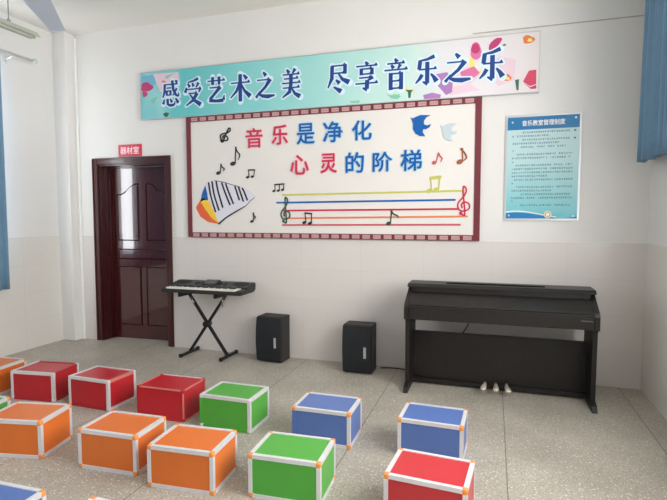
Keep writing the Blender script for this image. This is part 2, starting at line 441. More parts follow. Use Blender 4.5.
# brush-style characters: ('h',x0,x1,z) thin bar with a serif; ('s',[(x,z,w),...]) stroke
G = {
 '感': [('h', 14, 88, 84), ('s', [(20, 84, 9), (18, 56, 9), (8, 36, 5)]), ('h', 30, 54, 71), ('s', [(30, 62, 8), (30, 43, 8)]), ('s', [(50, 62, 8), (50, 43, 8)]), ('h', 30, 50, 60), ('h', 30, 50, 45),
        ('s', [(60, 98, 10), (65, 64, 10), (78, 44, 9), (92, 38, 7)]), ('s', [(92, 38, 6), (94, 52, 3)]), ('s', [(84, 68, 8), (62, 42, 4)]), ('s', [(76, 97, 7), (86, 90, 11)]),
        ('s', [(17, 30, 5), (10, 12, 11)]), ('s', [(34, 31, 10), (34, 12, 10), (45, 6, 10), (68, 7, 9)]), ('s', [(68, 7, 8), (74, 20, 3)]), ('s', [(48, 31, 5), (57, 17, 11)]), ('s', [(76, 32, 5), (90, 14, 13)])],
 '受': [('s', [(78, 97, 10), (52, 90, 7), (22, 86, 4)]), ('s', [(22, 82, 6), (32, 69, 11)]), ('s', [(46, 83, 6), (53, 70, 11)]), ('s', [(80, 82, 10), (66, 66, 5)]), ('s', [(14, 68, 6), (7, 50, 12)]), ('h', 14, 92, 61), ('s', [(90, 62, 10), (80, 48, 4)]),
        ('h', 24, 70, 46), ('s', [(72, 46, 13), (50, 22, 11), (10, 3, 4)]), ('s', [(32, 43, 5), (54, 22, 10), (90, 4, 16)])],
 '艺': [('h', 8, 94, 83), ('s', [(34, 97, 12), (34, 68, 11)]), ('s', [(66, 97, 12), (66, 68, 9)]), ('h', 18, 70, 58), ('s', [(72, 59, 13), (44, 36, 10), (20, 16, 11)]), ('s', [(16, 12, 12), (50, 8, 10), (86, 9, 12)]), ('s', [(87, 10, 11), (91, 28, 3)])],
 '术': [('h', 6, 94, 68), ('s', [(50, 98, 13), (50, 1, 13)]), ('s', [(48, 66, 11), (32, 38, 9), (4, 15, 4)]), ('s', [(53, 66, 5), (70, 38, 9), (96, 17, 16)]), ('s', [(66, 95, 6), (81, 80, 13)])],
 '之': [('s', [(42, 98, 7), (55, 84, 14)]), ('h', 12, 72, 69), ('s', [(76, 70, 14), (52, 42, 10), (18, 16, 8)]), ('s', [(26, 27, 5), (6, 4, 10)]), ('s', [(18, 17, 6), (38, 9, 12), (66, 6, 14), (96, 9, 6)])],
 '美': [('s', [(30, 98, 7), (42, 86, 12)]), ('s', [(70, 99, 12), (58, 84, 5)]), ('h', 10, 90, 81), ('h', 16, 84, 67), ('h', 6, 94, 52), ('s', [(50, 82, 13), (50, 50, 13)]), ('h', 10, 90, 36), ('s', [(50, 50, 13), (43, 22, 12), (8, 3, 4)]), ('s', [(54, 34, 5), (68, 16, 10), (93, 4, 16)])],
 '尽': [('h', 20, 80, 92), ('s', [(78, 95, 12), (78, 63, 11)]), ('h', 24, 78, 67), ('s', [(24, 92, 12), (23, 50, 12), (6, 18, 4)]), ('s', [(50, 66, 5), (66, 46, 10), (95, 33, 17)]), ('s', [(40, 45, 5), (55, 32, 14)]), ('s', [(30, 21, 5), (62, 4, 16)])],
 '享': [('s', [(46, 99, 6), (55, 88, 13)]), ('h', 8, 93, 85), ('s', [(29, 77, 11), (29, 55, 11)]), ('s', [(72, 77, 11), (72, 55, 11)]), ('h', 29, 72, 75), ('h', 29, 72, 58), ('h', 20, 70, 46), ('s', [(76, 47, 12), (54, 35, 5)]), ('s', [(53, 38, 13), (52, 8, 13)]), ('s', [(53, 5, 12), (34, 12, 4)]), ('h', 5, 95, 27)],
 '音': [('s', [(46, 99, 6), (55, 88, 13)]), ('h', 16, 84, 84), ('s', [(32, 80, 6), (41, 69, 12)]), ('s', [(68, 80, 11), (58, 66, 5)]), ('h', 5, 95, 64), ('s', [(30, 55, 12), (30, 1, 12)]), ('s', [(71, 55, 12), (71, 1, 12)]), ('h', 30, 71, 52), ('h', 30, 71, 29), ('h', 30, 71, 6)],
 '乐': [('s', [(82, 96, 12), (52, 87, 8), (20, 84, 4)]), ('s', [(26, 85, 12), (22, 56, 12)]), ('h', 20, 90, 55), ('s', [(54, 79, 13), (54, 8, 13)]), ('s', [(56, 6, 13), (36, 14, 4)]), ('s', [(34, 38, 12), (24, 24, 10), (8, 10, 4)]), ('s', [(68, 39, 5), (80, 27, 11), (91, 12, 16)])],
}
def glyph(bm, ch, x0, x1, z0, z1, y0, y1, grow=0.0):
    sx, sz = (x1 - x0) / 100, (z1 - z0) / 100; sw = (sx + sz) / 2
    T = lambda a, b: (x0 + a * sx, z0 + b * sz)
    for s in G[ch]:
        if s[0] == 'h':
            _, a, b, z = s
            ribbon(bm, [T(a, z), T(b, z)], 5.5 * sw + grow, y0, y1, caps=bool(grow))
            if b - a > 30:
                q = [T(b - 13, z + 1), T(b - 4, z + 9), T(b + 3, z - 2)]
                if grow:
                    ribbon(bm, [q[1], q[2]], grow + 3 * sw, y0, y1)
                else: poly(bm, [q[0], q[2], q[1]], y0 - jit(), y1)
        else:
            ribbon(bm, [T(p[0], p[1]) for p in s[1]], [p[2] * 1.18 * sw + grow for p in s[1]], y0, y1, caps=True if grow else 'inner')

# ---------------------------------------------------------------- banner
b0x, b1x, b0z, b1z = -3.638, .338, 2.470, 2.960
YBN = -.032
ban = thing('banner', 'long teal to pink printed banner with navy characters above the music board', 'banner', ((b0x + b1x) / 2, 0, b0z))
def bp(px, py, y=YBN):
    x, z = at(px, py, y); return Vector((x - ban.location.x, z - ban.location.z))
hw, hh = (b1x - b0x) / 2, b1z - b0z
bm = new(); bx(bm, -hw, hw, -.028, -.002, 0, hh)
pn = obj('banner_panel', bm, ramp_mat('banner_face', [(0, (116, 194, 200)), (.05, (150, 208, 214)), (.12, (96, 192, 196)), (.30, (128, 206, 208)), (.55, (166, 218, 214)), (.72, (198, 226, 220)), (.83, (224, 220, 226)), (1, (224, 216, 218))], 'X', -hw, hw, noise=.14), ban)
bm = new()
for a in ((-hw - .006, hw + .006, -.006, .0), (-hw - .006, hw + .006, hh, hh + .006)): bx(bm, a[0], a[1], -.033, -.002, a[2], a[3])
for a in ((-hw - .008, -hw), (hw, hw + .008)): bx(bm, a[0], a[1], -.033, -.002, 0, hh)
obj('banner_edge', bm, 'silver', ban)
chars = [('感', 161.2, 180, 80, 107), ('受', 184, 202.4, 78, 106.2), ('艺', 206, 226, 76, 103.2), ('术', 229.6, 251, 73.6, 101.7), ('之', 254.7, 275.3, 71.4, 98.2), ('美', 280.6, 301.4, 68.7, 98.2),
         ('尽', 326.5, 350.3, 63.3, 92.8), ('享', 354.2, 378.9, 61.3, 91.3), ('音', 383.2, 408.6, 58.2, 90), ('乐', 413.7, 439, 55.6, 85.7), ('之', 443.6, 472, 52.8, 82.2), ('乐', 477.4, 505.4, 48.2, 81.3)]
for ch, xa, xb, ya, yb in chars:
    p0 = bp(xa, (ya + yb) / 2); p1 = bp(xb, (ya + yb) / 2); q0 = bp((xa + xb) / 2, yb); q1 = bp((xa + xb) / 2, ya)
    bm = new(); glyph(bm, ch, p0.x, p1.x, q0.y, q1.y, -.033, -.0305)
    k = obj('printed_character', bm, 'letblue', ban); k['label'] = 'navy brush-style character'
    bm = new(); glyph(bm, ch, p0.x, p1.x, q0.y, q1.y, -.0302, -.028, grow=.026)
    obj('character_outline', bm, 'letwhite', k)
def petals(name, pts_list, m, y=-.0288):
    for pts in pts_list:
        bm = new(); poly(bm, [bp(*p) for p in pts], y - jit(), -.0275); obj(name, bm, m, ban)
def blob(cx, cy, rx, ry, n=14, rot=0, wob=.12, ph=0):
    o = []
    for k in range(n):
        t_ = 2 * PI * k / n; q = 1 + wob * math.sin(3 * t_ + ph) + wob * .6 * math.sin(5 * t_ + 2 * ph)
        a, b = rx * q * math.cos(t_), ry * q * math.sin(t_)
        o.append((cx + a * math.cos(rot) - b * math.sin(rot), cy + a * math.sin(rot) + b * math.cos(rot)))
    return o
def pm(n, c): M[n] = mat(n, c, .4); return n
pm('petal_magenta', (190, 50, 110)); pm('petal_pink', (214, 110, 160)); pm('petal_pale', (226, 200, 214)); pm('petal_purple', (170, 120, 184)); pm('petal_yellow', (240, 220, 120))
pm('petal_orange', (222, 120, 60)); pm('leaf_green', (40, 104, 84)); pm('leaf_pale', (130, 200, 170)); pm('petal_deep', (206, 60, 96)); pm('sky_print', (110, 180, 206))
petals('printed_sky_patch', [[(141.5, 76), (153, 75), (157, 82), (150, 88), (142, 84)]], 'sky_print', -.0283)
petals('printed_petal', [[(153, 74), (178, 72), (180, 84), (172, 90), (160, 92), (156, 82)]], 'petal_pale', -.0284)
petals('printed_leaf', [[(165, 76), (176, 72.5), (170, 76), (166, 79)], [(150, 100), (158, 96), (153, 104)]], 'leaf_pale', -.0286)
petals('printed_flower', [blob(146.5, 87, 6, 4.6, ph=1), blob(144.6, 94, 2.6, 3, ph=2)], 'petal_magenta')
petals('printed_bird', [[(161, 81), (164, 80.3), (166.5, 82.4), (163, 82.6)]], 'petal_orange', -.0287)
petals('printed_flower', [[(162.5, 113.6), (169, 112.8), (167.4, 116.6), (164.8, 116.8)], blob(166, 114, 2.4, 1.6)], 'leaf_green')
petals('printed_leaf', [blob(395, 96.5, 5, 2.2, ph=1), [(386, 94), (392, 98.5), (398, 99), (400, 93.5), (394, 96)], [(350, 101), (360, 100), (359, 103), (351, 103)]], 'leaf_pale', -.0286)
petals('printed_stem', [[(405, 89.6), (413, 90), (411, 92.4), (410.5, 97.6), (408.2, 97.8), (408, 92.4)], [(515, 80), (519, 79), (518.6, 90), (516.6, 90.2)], [(497, 47.5), (505, 43.5), (506.5, 45), (501, 47)]], 'leaf_green')
petals('printed_yellow_flower', [[(403, 90.2), (407, 86), (409, 89.6), (413, 88.6), (416, 90), (410, 92)], blob(472, 62, 2.6, 6.5, ph=.5), blob(480, 73, 4, 3)], 'petal_yellow', -.0286)
petals('printed_purple_petal', [[(436, 74), (447, 72), (453, 80), (452, 92), (446, 95), (438, 86)], [(423, 95), (432, 92.5), (441, 94.5), (440, 98), (424, 99)]], 'petal_purple', -.0285)
petals('printed_petal', [[(453, 72), (470, 66), (480, 76), (470, 84), (456, 84)], [(440, 88), (470, 84), (480, 90), (450, 95)], [(486, 70), (500, 56), (516, 60), (514, 80), (498, 86)]], 'petal_pale', -.0284)
petals('printed_pink_petal', [blob(476, 51, 5.6, 9, ph=.3, wob=.05), [(460, 72), (474, 66), (480, 73), (472, 79), (462, 78)]], 'petal_pink', -.0286)
petals('printed_magenta_petal', [blob(475.5, 48.5, 4.4, 5.2, wob=.05), blob(495, 43.5, 8.6, 3.6, rot=-.75, wob=.06)], 'petal_magenta', -.0289)
petals('printed_orange_flower', [blob(528.5, 39.3, 6, 4.2, ph=1.5), blob(507, 77.5, 4.2, 3.6, ph=.6)], 'petal_orange')
petals('printed_orange_flower_heart', [blob(530, 40, 2.4, 1.8), blob(508, 78.5, 1.8, 1.5)], 'petal_yellow', -.0294)
petals('printed_red_flower', [[(523, 81.5), (529, 70.5), (536.4, 69.5), (536.2, 84), (530, 86)]], 'petal_deep')
petals('printed_red_flower_edge', [[(523, 82.4), (530, 87), (536.3, 84.8), (536.2, 88.4), (531, 89)]], 'petal_magenta')

# ---------------------------------------------------------------- music board
k0x, k1x, k0z, k1z = -3.085, -.111, 1.207, 2.459
YBD = -.030
brd = thing('music_board', 'large white music notice board framed in maroon on the wall below the banner', 'notice board', ((k0x + k1x) / 2, 0, k0z))
bw, bh = (k1x - k0x) / 2, k1z - k0z
bm = new(); bx(bm, -bw + .01, bw - .01, -.020, -.002, .005, bh - .005); obj('board_panel', bm, 'board', brd)
FW, FH = .050, .052
for x0_, x1_ in ((-bw, -bw + FW), (bw - FW * 1.05, bw)):
    bm = new(); bx(bm, x0_, x1_, -.03, -.002, 0, bh, .002); obj('board_frame', bm, 'maroon', brd)
for z0_, z1_ in ((0, FH), (bh - FH, bh)):
    bm = new(); bx(bm, -bw + FW, bw - FW * 1.05, -.03, -.002, z0_, z1_, .002); fr = obj('board_frame', bm, 'maroon', brd)
    n = 28; bm = new(); bm2 = new(); span = 2 * bw - 2.05 * FW; st = span / n
    for i in range(n):
        a = -bw + FW + st * (i + .14); b = a + st * .72
        bx(bm, a, b, -.0315, -.0295, z0_ + .008, z1_ - .008)
        zc = (z0_ + z1_) / 2
        bx(bm2, a + .012, b - .012, -.0325, -.031, zc - .002, zc + .002)
        bx(bm2, a + .01, a + .014, -.0325, -.031, zc - .008, zc + .002); bx(bm2, b - .014, b - .01, -.0325, -.031, zc - .002, zc + .008)
    pt = obj('border_print', bm, 'pale', fr); obj('border_print_line', bm2, 'pale2', pt)
def kp(px, py, y=YBD):
    x, z = at(px, py, y); return Vector((x - brd.location.x, z - brd.location.z))

def text_mesh(body, x0, x1, z0, z1, y0, y1, off=0.0, keep=False):
    """a word as a solid plate filling the given rectangle (keep: even letter spacing)"""
    c = bpy.data.curves.new('text', 'FONT'); c.body = body; c.size = 1; c.resolution_u = 3
    o = bpy.data.objects.new('text', c); COL.objects.link(o)
    dg = bpy.context.evaluated_depsgraph_get(); dg.update()
    me = bpy.data.meshes.new_from_object(o.evaluated_get(dg))
    bpy.data.objects.remove(o); bpy.data.curves.remove(c)
    bm = new(); bm.from_mesh(me); bpy.data.meshes.remove(me)
    xs = [v.co.x for v in bm.verts]; zs = [v.co.y for v in bm.verts]
    ax, bx_, az, bz = min(xs), max(xs), min(zs), max(zs)
    g_ = off * (z1 - z0)                         # how far every outline is fattened
    x0 += g_; x1 -= g_; z0 += g_; z1 -= g_
    for v in bm.verts:
        v.co = Vector((x0 + (v.co.x - ax) / (bx_ - ax) * (x1 - x0), y0, z0 + (v.co.y - az) / (bz - az) * (z1 - z0)))
    rim = [(e.verts[0].co.copy(), e.verts[1].co.copy()) for e in bm.edges if len(e.link_faces) == 1] if off else []
    fs = bm.faces[:]
    ex = bmesh.ops.extrude_face_region(bm, geom=fs)
    for e in ex['geom']:
        if isinstance(e, bmesh.types.BMVert): e.co.y = y1
    bmesh.ops.recalc_face_normals(bm, faces=bm.faces[:])
    for a, b in rim:
        if (a - b).length > 1e-6: ribbon(bm, [(a.x, a.z), (b.x, b.z)], 2 * g_, y0 - 3e-5, y1)
    return bm
bchars = [('音', 'r', 245.2, 262.7, 127.8, 148), ('乐', 'r', 271.5, 288, 124.5, 145), ('是', 'b', 296.3, 314.8, 122.8, 144.6), ('净', 'b', 322.7, 342.6, 120.8, 142.6), ('化', 'b', 351.6, 372, 119.8, 140.6),
          ('心', 'r', 290, 309, 154.5, 175), ('灵', 'r', 320, 337.2, 153, 173.4), ('的', 'b', 345.2, 364.2, 151.8, 173.2), ('阶', 'b', 372.2, 392, 151.4, 172), ('梯', 'b', 400.3, 422.3, 149.3, 171.2)]
for ch, c, xa, xb, ya, yb in bchars:
    p0 = kp(xa, (ya + yb) / 2); p1 = kp(xb, (ya + yb) / 2); q0 = kp((xa + xb) / 2, yb); q1 = kp((xa + xb) / 2, ya)
    g_ = .004
    k = obj('raised_character', text_mesh(ch, p0.x + g_, p1.x - g_, q0.y + g_, q1.y - g_, -.030, -.026, .014), 'acr_red' if c == 'r' else 'acr_blue', brd)
    k['label'] = 'raised crimson character' if c == 'r' else 'raised blue character'
    obj('character_backing', text_mesh(ch, p0.x - .004, p1.x + .004, q0.y - .004, q1.y + .004, -.0240, -.0195, .058), 'glowr' if c == 'r' else 'glow', k)

def P2(lst): return [kp(*p) for p in lst]
def stroke(bm, pts, w, y0=-.026, y1=-.0195, sm=True):
    q = P2(pts); w = [v * 1.2 for v in w] if isinstance(w, (list, tuple)) else w * 1.2
    if isinstance(w, (list, tuple)) and sm:
        n = len(pts); k = 6; ws = []
        for i in range(n - 1):
            for j in range(k): ws.append(w[i] + (w[i + 1] - w[i]) * j / k)
        ws.append(w[-1]); ribbon(bm, smooth_pts(q, k), ws, y0, y1)
    else: ribbon(bm, smooth_pts(q) if sm and len(q) > 2 else q, w, y0, y1)
def head(bm, cx, cy, rx, ry, rot=-.4, y0=-.026, y1=-.0195):
    poly(bm, [kp(cx + rx * math.cos(t_) * math.cos(rot) - ry * math.sin(t_) * math.sin(rot), cy + rx * math.cos(t_) * math.sin(rot) + ry * math.sin(t_) * math.cos(rot)) for t_ in [2 * PI * k / 14 for k in range(14)]], y0, y1)
# staff lines
for nm, m, a, b in (('yellow green staff line', 'ygreen', (282.4, 195), (461, 190.8)), ('blue staff line', 'acr_blue', (276.6, 202.7), (454.8, 199.8)), ('crimson staff line', 'acr_red', (282.4, 210.6), (458, 209)),
                    ('orange staff line', 'lorange', (284, 218.3), (467, 216.4)), ('dark red staff line', 'rose', (282.4, 225), (459.8, 224.7))):
    bm = new(); stroke(bm, [a, b], .0145, -.0235, sm=False); o = obj('staff_line', bm, m, brd); o['label'] = nm
def clef(x0, x1, y0, y1, w, m, name='treble_clef'):
    X_ = lambda a: x0 + (x1 - x0) * a; Y_ = lambda a: y0 + (y1 - y0) * a
    pts = [(.30, .92), (.48, .98), (.60, .90), (.46, .10), (.58, .0), (.72, .12), (.55, .32), (.15, .52), (.05, .68), (.22, .82), (.55, .84), (.92, .76), (.92, .60), (.62, .53), (.36, .60), (.38, .72)]
    bm = new(); stroke(bm, [(X_(a), Y_(b)) for a, b in pts], w); head(bm, X_(.28), Y_(.92), (x1 - x0) * .13, (x1 - x0) * .13)
    return obj(name, bm, m, brd)
clef(280.4, 290, 197.6, 223.2, .011, 'dgreen'); clef(457, 470, 186.6, 215.6, .011, 'acr_red'); 
bm = new()  # tilted black clef
cl = [(.30, .92), (.48, .98), (.60, .90), (.46, .10), (.58, .0), (.72, .12), (.55, .32), (.15, .52), (.05, .68), (.22, .82), (.55, .84), (.92, .76), (.92, .60), (.62, .53), (.36, .60), (.38, .72)]
def rot_pts(pts, cx, cy, w, h, a):
    o = []
    for p, q in pts:
        dx, dy = (p - .5) * w, (q - .5) * h
        o.append((cx + dx * math.cos(a) - dy * math.sin(a), cy + dx * math.sin(a) + dy * math.cos(a)))
    return o
stroke(bm, rot_pts(cl, 225, 135, 9, 16, .5), .011); head(bm, 222.3, 141, 1.4, 1.4); obj('treble_clef', bm, 'black', brd)
def note(hx, hy, rx, ry, tx, ty, flag, m, w=.009, name='music_note'):
    bm = new(); head(bm, hx, hy, rx, ry); stroke(bm, [(hx + rx * .85, hy - .5), (tx, ty)], w, sm=False)
    if flag: stroke(bm, [(tx, ty)] + flag, [w * 1.6] + [w * 1.3] * (len(flag) - 1) + [w * .4])
    return obj(name, bm, m, brd)
note(232.6, 163.6, 2.7, 2, 235.4, 147.2, [(236.6, 151), (239.4, 155), (237.6, 160)], 'black', .008)
note(218, 173, 2.3, 1.7, 220.5, 164.3, [(221.4, 166.6), (223.9, 168.8), (223, 171)], 'black', .008)
note(251.6, 221.4, 1.8, 1.3, 253, 213, [(253.5, 215.4), (255, 217), (254.2, 219.4)], 'black', .007)
note(434, 162.6, 2.4, 1.9, 438.4, 153.2, [(440, 156), (442, 158.5), (440.5, 162)], 'rose', .009)
note(459.6, 161.8, 3.4, 2.4, 462.3, 149, [(461, 149), (464.6, 153), (466.4, 157.6), (463, 161)], 'brown', .01)
note(388.3, 223.6, 2.5, 1.9, 391.3, 211, [(393, 213.6), (397.6, 216), (398, 218)], 'dgreen', .009)
def beamed(h1, h2, rx, ry, t1, t2, m, w=.008, bwid=.014):
    bm = new()
    for h, t_ in ((h1, t1), (h2, t2)):
        head(bm, h[0], h[1], rx, ry); stroke(bm, [(h[0] + rx * .85, h[1] - .4), t_], w, sm=False)
    stroke(bm, [t1, t2], bwid, sm=False); return obj('beamed_note', bm, m, brd)
beamed((247.3, 177.2), (252, 176.6), 1.7, 1.2, (248.2, 170), (254.2, 169.8), 'black', .006, .012)
beamed((304, 222.6), (309.6, 223.4), 2, 1.5, (304.8, 213), (311.2, 213.6), 'black', .007, .012)
beamed((429, 190.8), (436, 189.6), 3, 2.1, (430.8, 178), (440, 177), 'ygreen', .009, .024)
bm = new()
for hx, hy, tx, ty in ((273.6, 191, 274.6, 184.4), (278, 190.6, 279.2, 184), (282.2, 189.8, 283.6, 183.8)):
    head(bm, hx, hy, 1.5, 1.1); stroke(bm, [(hx + 1.2, hy), (tx, ty)], .006, sm=False)
stroke(bm, [(274.6, 184.6), (283.6, 183.9)], .012, sm=False); obj('beamed_note', bm, 'black', brd)
# birds
def bird(x0, x1, y0, y1, m):
    pts = [(0, .12), (.10, .18), (.28, .10), (.50, .02), (.98, .03), (.78, .12), (.66, .28), (.66, .44), (.82, .50), (1, .43), (.94, .56), (.76, .66), (.62, .66), (.60, .80), (.72, .98), (.45, .96), (.24, .86), (.12, .66), (.13, .42), (.06, .26)]
    bm = new(); poly(bm, [kp(x0 + (x1 - x0) * a, y0 + (y1 - y0) * b) for a, b in pts], -.028, -.0195)
    return obj('bird_cutout', bm, m, brd)
o = bird(410.6, 430.8, 114.4, 136.6, 'acr_blue'); o['label'] = 'blue bird cut-out'
o = bird(440.6, 457.4, 122.8, 141, 'palegrey'); o['label'] = 'pale grey bird cut-out'
# piano-key accordion shape
bm = new(); poly(bm, P2([(205, 184), (209.5, 181), (214.5, 180.4), (222, 181.5), (230, 184), (238, 186), (246, 189), (251, 192.4), (255.4, 196.4), (250, 201.5), (245, 205.6), (236, 211), (226, 218), (218.8, 223.8), (214.5, 214), (209, 202), (206, 192)][::-1]), -.024, -.0195)
kf = obj('keyboard_swirl', bm, 'lav', brd); kf['label'] = 'white fan of piano keys'
for a, b, c in (((208.4, 182.8), (210.6, 196), (215.2, 211.5)), ((211.8, 181.8), (214, 195), (218.6, 210)), ((216, 181.8), (218, 192), (222.4, 207)), ((221.6, 183), (224.6, 192), (229.6, 204.6)), ((225.6, 184), (228.4, 192), (233, 203.4)),
                ((234.8, 186.6), (236.2, 191), (239, 199.6)), ((238.4, 187.2), (240, 192), (243, 201)), ((242.2, 188.4), (244, 192), (247, 199.8))):
    bm = new(); stroke(bm, [a, b, c], .0145, -.027, -.0235); obj('black_key', bm, 'black', kf)
bm = new(); stroke(bm, [(218.8, 223.6), (226, 217.6), (236, 211.4), (245.4, 206)], [.016, .012, .012, .006], -.027, -.0235); obj('key_outline', bm, 'black', kf); bm = new(); stroke(bm, [(214, 180.6), (222, 181.8), (230, 184.2), (240, 187)], .005, -.026, -.0235); obj('key_outline', bm, 'black', kf); bm = new(); stroke(bm, [(246, 205.4), (250, 201), (254, 197.6)], .004, -.026, -.0235)
obj('key_outline', bm, 'black', kf)
for pts, m, l in (([(200, 202), (202, 192.6), (205, 185.5), (207, 193), (207.5, 200), (204, 200)], 'acr_blue', 'blue wedge'), ([(199.4, 200.5), (203, 198), (207.8, 200.6), (214, 212), (218.6, 223.6), (211, 218), (204.5, 208.5)], 'yellow', 'yellow wedge'),
                  ([(195.6, 207.6), (199.6, 200.8), (204.5, 209), (211, 218.2), (218.4, 223.9), (208, 222), (200, 216.5)], 'aorange', 'orange wedge')):
    bm = new(); poly(bm, P2(pts), -.025, -.0195); o = obj('colour_wedge', bm, m, kf); o['label'] = l

# ---------------------------------------------------------------- small sign over the door
sg = thing('door_sign', 'small red sign with white characters above the wooden door', 'sign', (-3.82, 0, 2.088))
bm = new(); bx(bm, -.152, .152, -.012, -.001, 0, .128, .002); obj('sign_plate', bm, 'signred', sg)
obj('sign_lettering', text_mesh('器材室', -.125, .125, .022, .104, -.0135, -.0118, .018), 'signwhite', sg)

# ---------------------------------------------------------------- poster
p0x, p1x, p0z, p1z = .086, .684, 1.388, 2.285
ps = thing('wall_poster', 'blue and white framed rules poster on the wall above the piano', 'poster', ((p0x + p1x) / 2, 0, p0z))
hw, hh = (p1x - p0x) / 2, p1z - p0z
bm = new(); bx(bm, -hw, hw, -.012, -.001, 0, hh, .001); obj('poster_edge', bm, 'silver', ps)
hw -= .018
bm = new(); bx(bm, -hw, hw, -.0135, -.011, .018, hh - .018)
obj('poster_face', bm, ramp_mat('poster_face', [(0, (70, 176, 190)), (.08, (116, 192, 202)), (.3, (148, 202, 208)), (.6, (178, 212, 216)), (1, (186, 214, 218))], 'Z', 0, hh, noise=.12, nscale=4), ps)
bm = new(); bx(bm, -hw, hw, -.0145, -.0132, hh - .125, hh - .018); hd = obj('poster_header', bm, 'posthead', ps)
obj('header_lettering', text_mesh('音乐教室管理制度', -.165, .17, hh - .095, hh - .048, -.0155, -.0143, .012), 'white', hd)
def curve_poly(f0, f1, x0, x1, n=20): return [(x0 + (x1 - x0) * k / n, f0(k / n)) for k in range(n + 1)] + [(x1 + (x0 - x1) * k / n, f1(1 - k / n)) for k in range(n + 1)]
bm = new(); prism(bm, curve_poly(lambda q: .019, lambda q: .024 + .055 * math.sin(PI * (.25 + .75 * q)) * (1 - q * .6), -hw, .12), 'y', -.0142, -.013); obj('poster_wave', bm, 'postwave', ps)
bm = new(); prism(bm, curve_poly(lambda q: .028 + .058 * math.sin(PI * (.25 + .75 * q)) * (1 - q * .6), lambda q: .034 + .062 * math.sin(PI * (.25 + .75 * q)) * (1 - q * .6), -hw, .12), 'y', -.0143, -.013); obj('poster_wave', bm, 'white', ps)
bm = new(); prism(bm, curve_poly(lambda q: .019, lambda q: .022 + .028 * q, .06, hw), 'y', -.0140, -.013); obj('poster_wave', bm, 'postwave2', ps)
bm = new(); prism(bm, curve_poly(lambda q: .019, lambda q: .02 + .014 * q ** 2, .12, hw), 'y', -.0144, -.013); obj('poster_wave', bm, 'posthead', ps)
bm = new(); lathe(bm, [(.03, -.0155), (.03, -.013)], (.055, 0, .052), 24, 'y'); em = obj('poster_emblem', bm, 'gold', ps)
bm = new(); lathe(bm, [(.019, -.0165), (.019, -.0153)], (.055, 0, .052), 20, 'y'); obj('emblem_ring', bm, 'brown', em)
bm = new(); lathe(bm, [(.014, -.0172), (.014, -.0163)], (.055, 0, .052), 20, 'y'); obj('emblem_heart', bm, 'white', em)
bm = new()
for x_, z_ in ((-hw + .025, .045), (-hw + .04, hh - .06), (hw - .03, .04), (hw - .03, hh - .045)): lathe(bm, [(.008, -.016), (.008, -.013)], (x_, 0, z_), 12, 'y')
obj('poster_fixing', bm, 'silver', ps)
# lines of fine print, too small to read in the photograph
rows = [(.175, .90, 1), (.02, .60, 0), (.175, .88, 1), (.02, .72, 0), (.16, .84, 0), (.02, .03, 0), (.08, .94, 0), (.02, .92, 0), (.02, .04, 0), (.08, .93, 0), (.02, .94, 0), (.02, .94, 0), (.02, .56, 0), (.06, .94, 0), (.02, .05, 0), (.09, .93, 0), (.02, .62, 0), (.17, .92, 0), (.02, .93, 0), (.02, .03, 0), (.17, .92, 0)]
for i, (a, b, e) in enumerate(rows):
    z = hh - .155 - i * .0308; x = -hw + .03 + a * (2 * hw - .05); xe = -hw + .03 + b * (2 * hw - .05)
    bm = new()
    while x <= xe + .001:
        s_ = .0125
        if random.random() > .04:
            for k in range(3):
                if random.random() < .8: bx(bm, x, x + s_, -.0146, -.0133, z + k * .0055, z + k * .0055 + .0022)
            xx = x + random.choice((.2, .5, .75)) * s_; bx(bm, xx, xx + .0024, -.0147, -.0133, z, z + .0135)
        x += .0178
    if e: bx(bm, hw - .04, hw - .026, -.0146, -.0133, z, z + .013)
    obj('text_line', bm, 'ink', ps)

